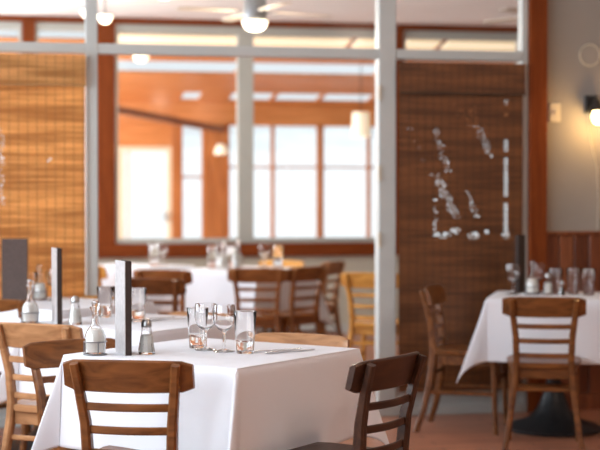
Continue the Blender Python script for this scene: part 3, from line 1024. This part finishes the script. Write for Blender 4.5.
def dome(x, y, ztop, r, label, drop=.0, stem=0):
    t = empty('ceiling_light', (x, y, 0))
    tag(t, label, 'ceiling light', 'dome ceiling lights')
    zb = ztop - stem
    if stem > .02:
        link_mesh('stem', lathe_mesh('stem', [(0, zb), (.01, zb), (.01, ztop - .001), (0, ztop - .001)], M['brushed'], 10), t)
    link_mesh('rim', lathe_mesh('rim', [(0, zb - .02), (r, zb - .02), (r, zb - .001), (0, zb - .001)], M['brushed'], 24), t)
    link_mesh('glass_dome', lathe_mesh('glass_dome', [(0, zb - .085), (r * .5, zb - .075), (r * .85, zb - .05), (r * .98, zb - .02), (0, zb - .0195)], M['bowl'], 24), t)
dome(.85, 12.4, CEIL, .065, 'small lit dome lamp near the top of the red window jamb', 0, .16)
dome(.69, 12.3, CEIL, .045, 'smaller lit lamp just left of the grey left post top', 0, .13)
dome(1.255, 11.7, CEIL, .085, 'lit dome lamp cut by the top edge of the picture', 0, .04)
for lx, ly, lz, le in ((.85, 12.4, 2.64, 11), (1.255, 11.7, 2.78, 11)):
    light('dome_lamp', 'POINT', (lx, ly, lz), (0, 0, 0), le, (1, .86, .68), shadow_soft_size=.07)
dome(1.476, 16.0, rz(16.0), .085, 'lit dome lamp on the sunroom boards', 0, .03)

# ================================================================== SUNROOM FITTINGS
for i, (x0, x1, lab) in enumerate(((1.0, 3.60, 'long warm strip light at the top of the far window'), (3.66, 3.95, 'short warm strip light right of the long one'),
                      (4.2, 4.58, 'warm strip light at the left above the dark blind'), (4.64, 5.50, 'warm strip light at the right above the dark blind'))):
    t = empty('strip_light', ((x0 + x1) / 2, 15.4, rz(15.4)))
    tag(t, lab, 'strip light', 'strip lights in the sunroom')
    h = (x1 - x0) / 2
    bm = bmesh.new(); add_box(bm, -h, h, -.17, .17, -.014, -.002, .003)
    hs = link_mesh('housing', to_mesh(bm, 'housing', M['white_paint']), t)
    bm = bmesh.new(); add_box(bm, -h + .01, h - .01, -.16, .16, -.034, -.014, .006)
    df = link_mesh('diffuser', to_mesh(bm, 'diffuser', M['strip']), t)
    t.rotation_euler = (-math.atan(SL), 0, 0)

t = empty('pendant_lamp', (4.0, 16.5, 0))
tag(t, 'white drum pendant lamp at the upper right of the far window', 'pendant lamp')
link_mesh('drum_shade', lathe_mesh('drum_shade', [(.100, 1.99), (.105, 1.99), (.095, 2.26), (.090, 2.26), (.100, 1.99)], M['shade'], 28), t)
link_mesh('shade_top', lathe_mesh('shade_top', [(0, 2.245), (.091, 2.245), (.091, 2.25), (0, 2.25)], M['shade'], 28), t)
link_mesh('flex', lathe_mesh('flex', [(0, 2.25), (.005, 2.25), (.005, rz(16.5) + .05), (0, rz(16.5) + .05)], M['black'], 8), t)
link_mesh('bulb', lathe_mesh('bulb', [(0, 2.06), (.02, 2.07), (.03, 2.10), (.02, 2.14), (0, 2.15)], M['bowl'], 16), t)

t = empty('wall_lamp', (2.69, SY - .05, 0))
tag(t, 'cream glass wall lamp on the orange timber post of the sunroom', 'wall lamp')
box('backplate', -.04, .04, -.02, 0, 1.83, 1.97, M['brushed'], t, .003)
bm = bmesh.new(); add_tube(bm, [(0, -.02, 1.95), (0, -.09, 1.97), (0, -.11, 1.95)], .008)
link_mesh('arm', to_mesh(bm, 'arm', M['brushed'], True), t)
bm = bmesh.new(); add_lathe(bm, [(0, 1.955), (.045, 1.95), (.075, 1.90), (.088, 1.83), (.08, 1.83), (0, 1.84)], 24, 0, -.11)
link_mesh('glass_shade', to_mesh(bm, 'glass_shade', M['shade'], True), t)

# ================================================================== RIGHT WALL FITTINGS
t = empty('wall_sconce', (3.595, PY, 0))
tag(t, 'black wall sconce with a glowing warm bulb above the wainscot', 'sconce')
box('backplate', -.045, .035, -.018, 0, 1.84, 1.95, M['black'], t, .004)
bm = bmesh.new(); add_tube(bm, [(-.005, -.015, 1.91), (-.005, -.05, 1.925), (.0, -.085, 1.90)], .011)
link_mesh('arm', to_mesh(bm, 'arm', M['black'], True), t)
bm = bmesh.new(); add_lathe(bm, [(0, 1.925), (.020, 1.922), (.032, 1.89), (.048, 1.85), (.045, 1.85), (.028, 1.885), (0, 1.90)], 24, 0, -.085)
link_mesh('holder', to_mesh(bm, 'holder', M['black'], True), t)
bm = bmesh.new(); add_lathe(bm, [(0, 1.765), (.022, 1.770), (.036, 1.79), (.040, 1.815), (.034, 1.845), (.02, 1.868), (0, 1.872)], 24, .012, -.085)
link_mesh('bulb', to_mesh(bm, 'bulb', M['glow'], True), t)
bm = bmesh.new(); add_tube(bm, [(-.02, -.006, 1.84), (-.015, -.004, 1.74), (.01, -.004, 1.62), (.04, -.004, 1.50), (.05, -.004, 1.30), (.045, -.004, 1.115)], .003, 6)
link_mesh('cable', to_mesh(bm, 'cable', M['plate'], True), t)
light('sconce_lamp', 'POINT', (3.607, PY - .16, 1.78), (0, 0, 0), 5.5, (1, .58, .20), shadow_soft_size=.04)

t = empty('light_switch', (3.360, PY, 0))
tag(t, 'ivory light switch plate between the red post and the sconce', 'switch')
box('cover_plate', -.035, .035, -.008, 0, 1.785, 1.900, M['plate'], t, .002)
box('toggle', -.008, .008, -.020, -.008, 1.830, 1.856, M['plate'], t, .002)
t = empty('wall_plaque', (3.585, PY, 2.20))
tag(t, 'pale round plate hung high on the taupe wall', 'plate')
bm = bmesh.new(); add_lathe(bm, [(0, .0), (.066, .0), (.066, .004), (0, .004)], 32)
bmesh.ops.rotate(bm, verts=bm.verts[:], cent=(0, 0, 0), matrix=Matrix.Rotation(R(90), 3, 'X'))
link_mesh('disc', to_mesh(bm, 'disc', M['wall_taupe'], True), t)
bm = bmesh.new(); add_tube(bm, [(p[0], -.005, p[1]) for p in ring_pts(.066, 0, 0, 0, 32)], .0045, 6, True)
link_mesh('rim', to_mesh(bm, 'rim', M['plate'], True), t)

# ================================================================== WARM FILL LAMPS ADDED OUT OF VIEW IN THE FRONT ROOM
for x, y, e, lab in ((3.4, 3.2, 75, 'added dome fill lamp on the front room ceiling, right'), (4.9, 4.6, 12, 'added dome fill lamp on the front room ceiling, far right'), (2.2, .8, 50, 'added dome fill lamp on the front room ceiling, behind the viewer')):
    dome(x, y, CEIL, .16, lab, 0, .02)
    light('dome_lamp', 'POINT', (x, y, CEIL - .18), (0, 0, 0), e, (1, .74, .58), shadow_soft_size=.12)
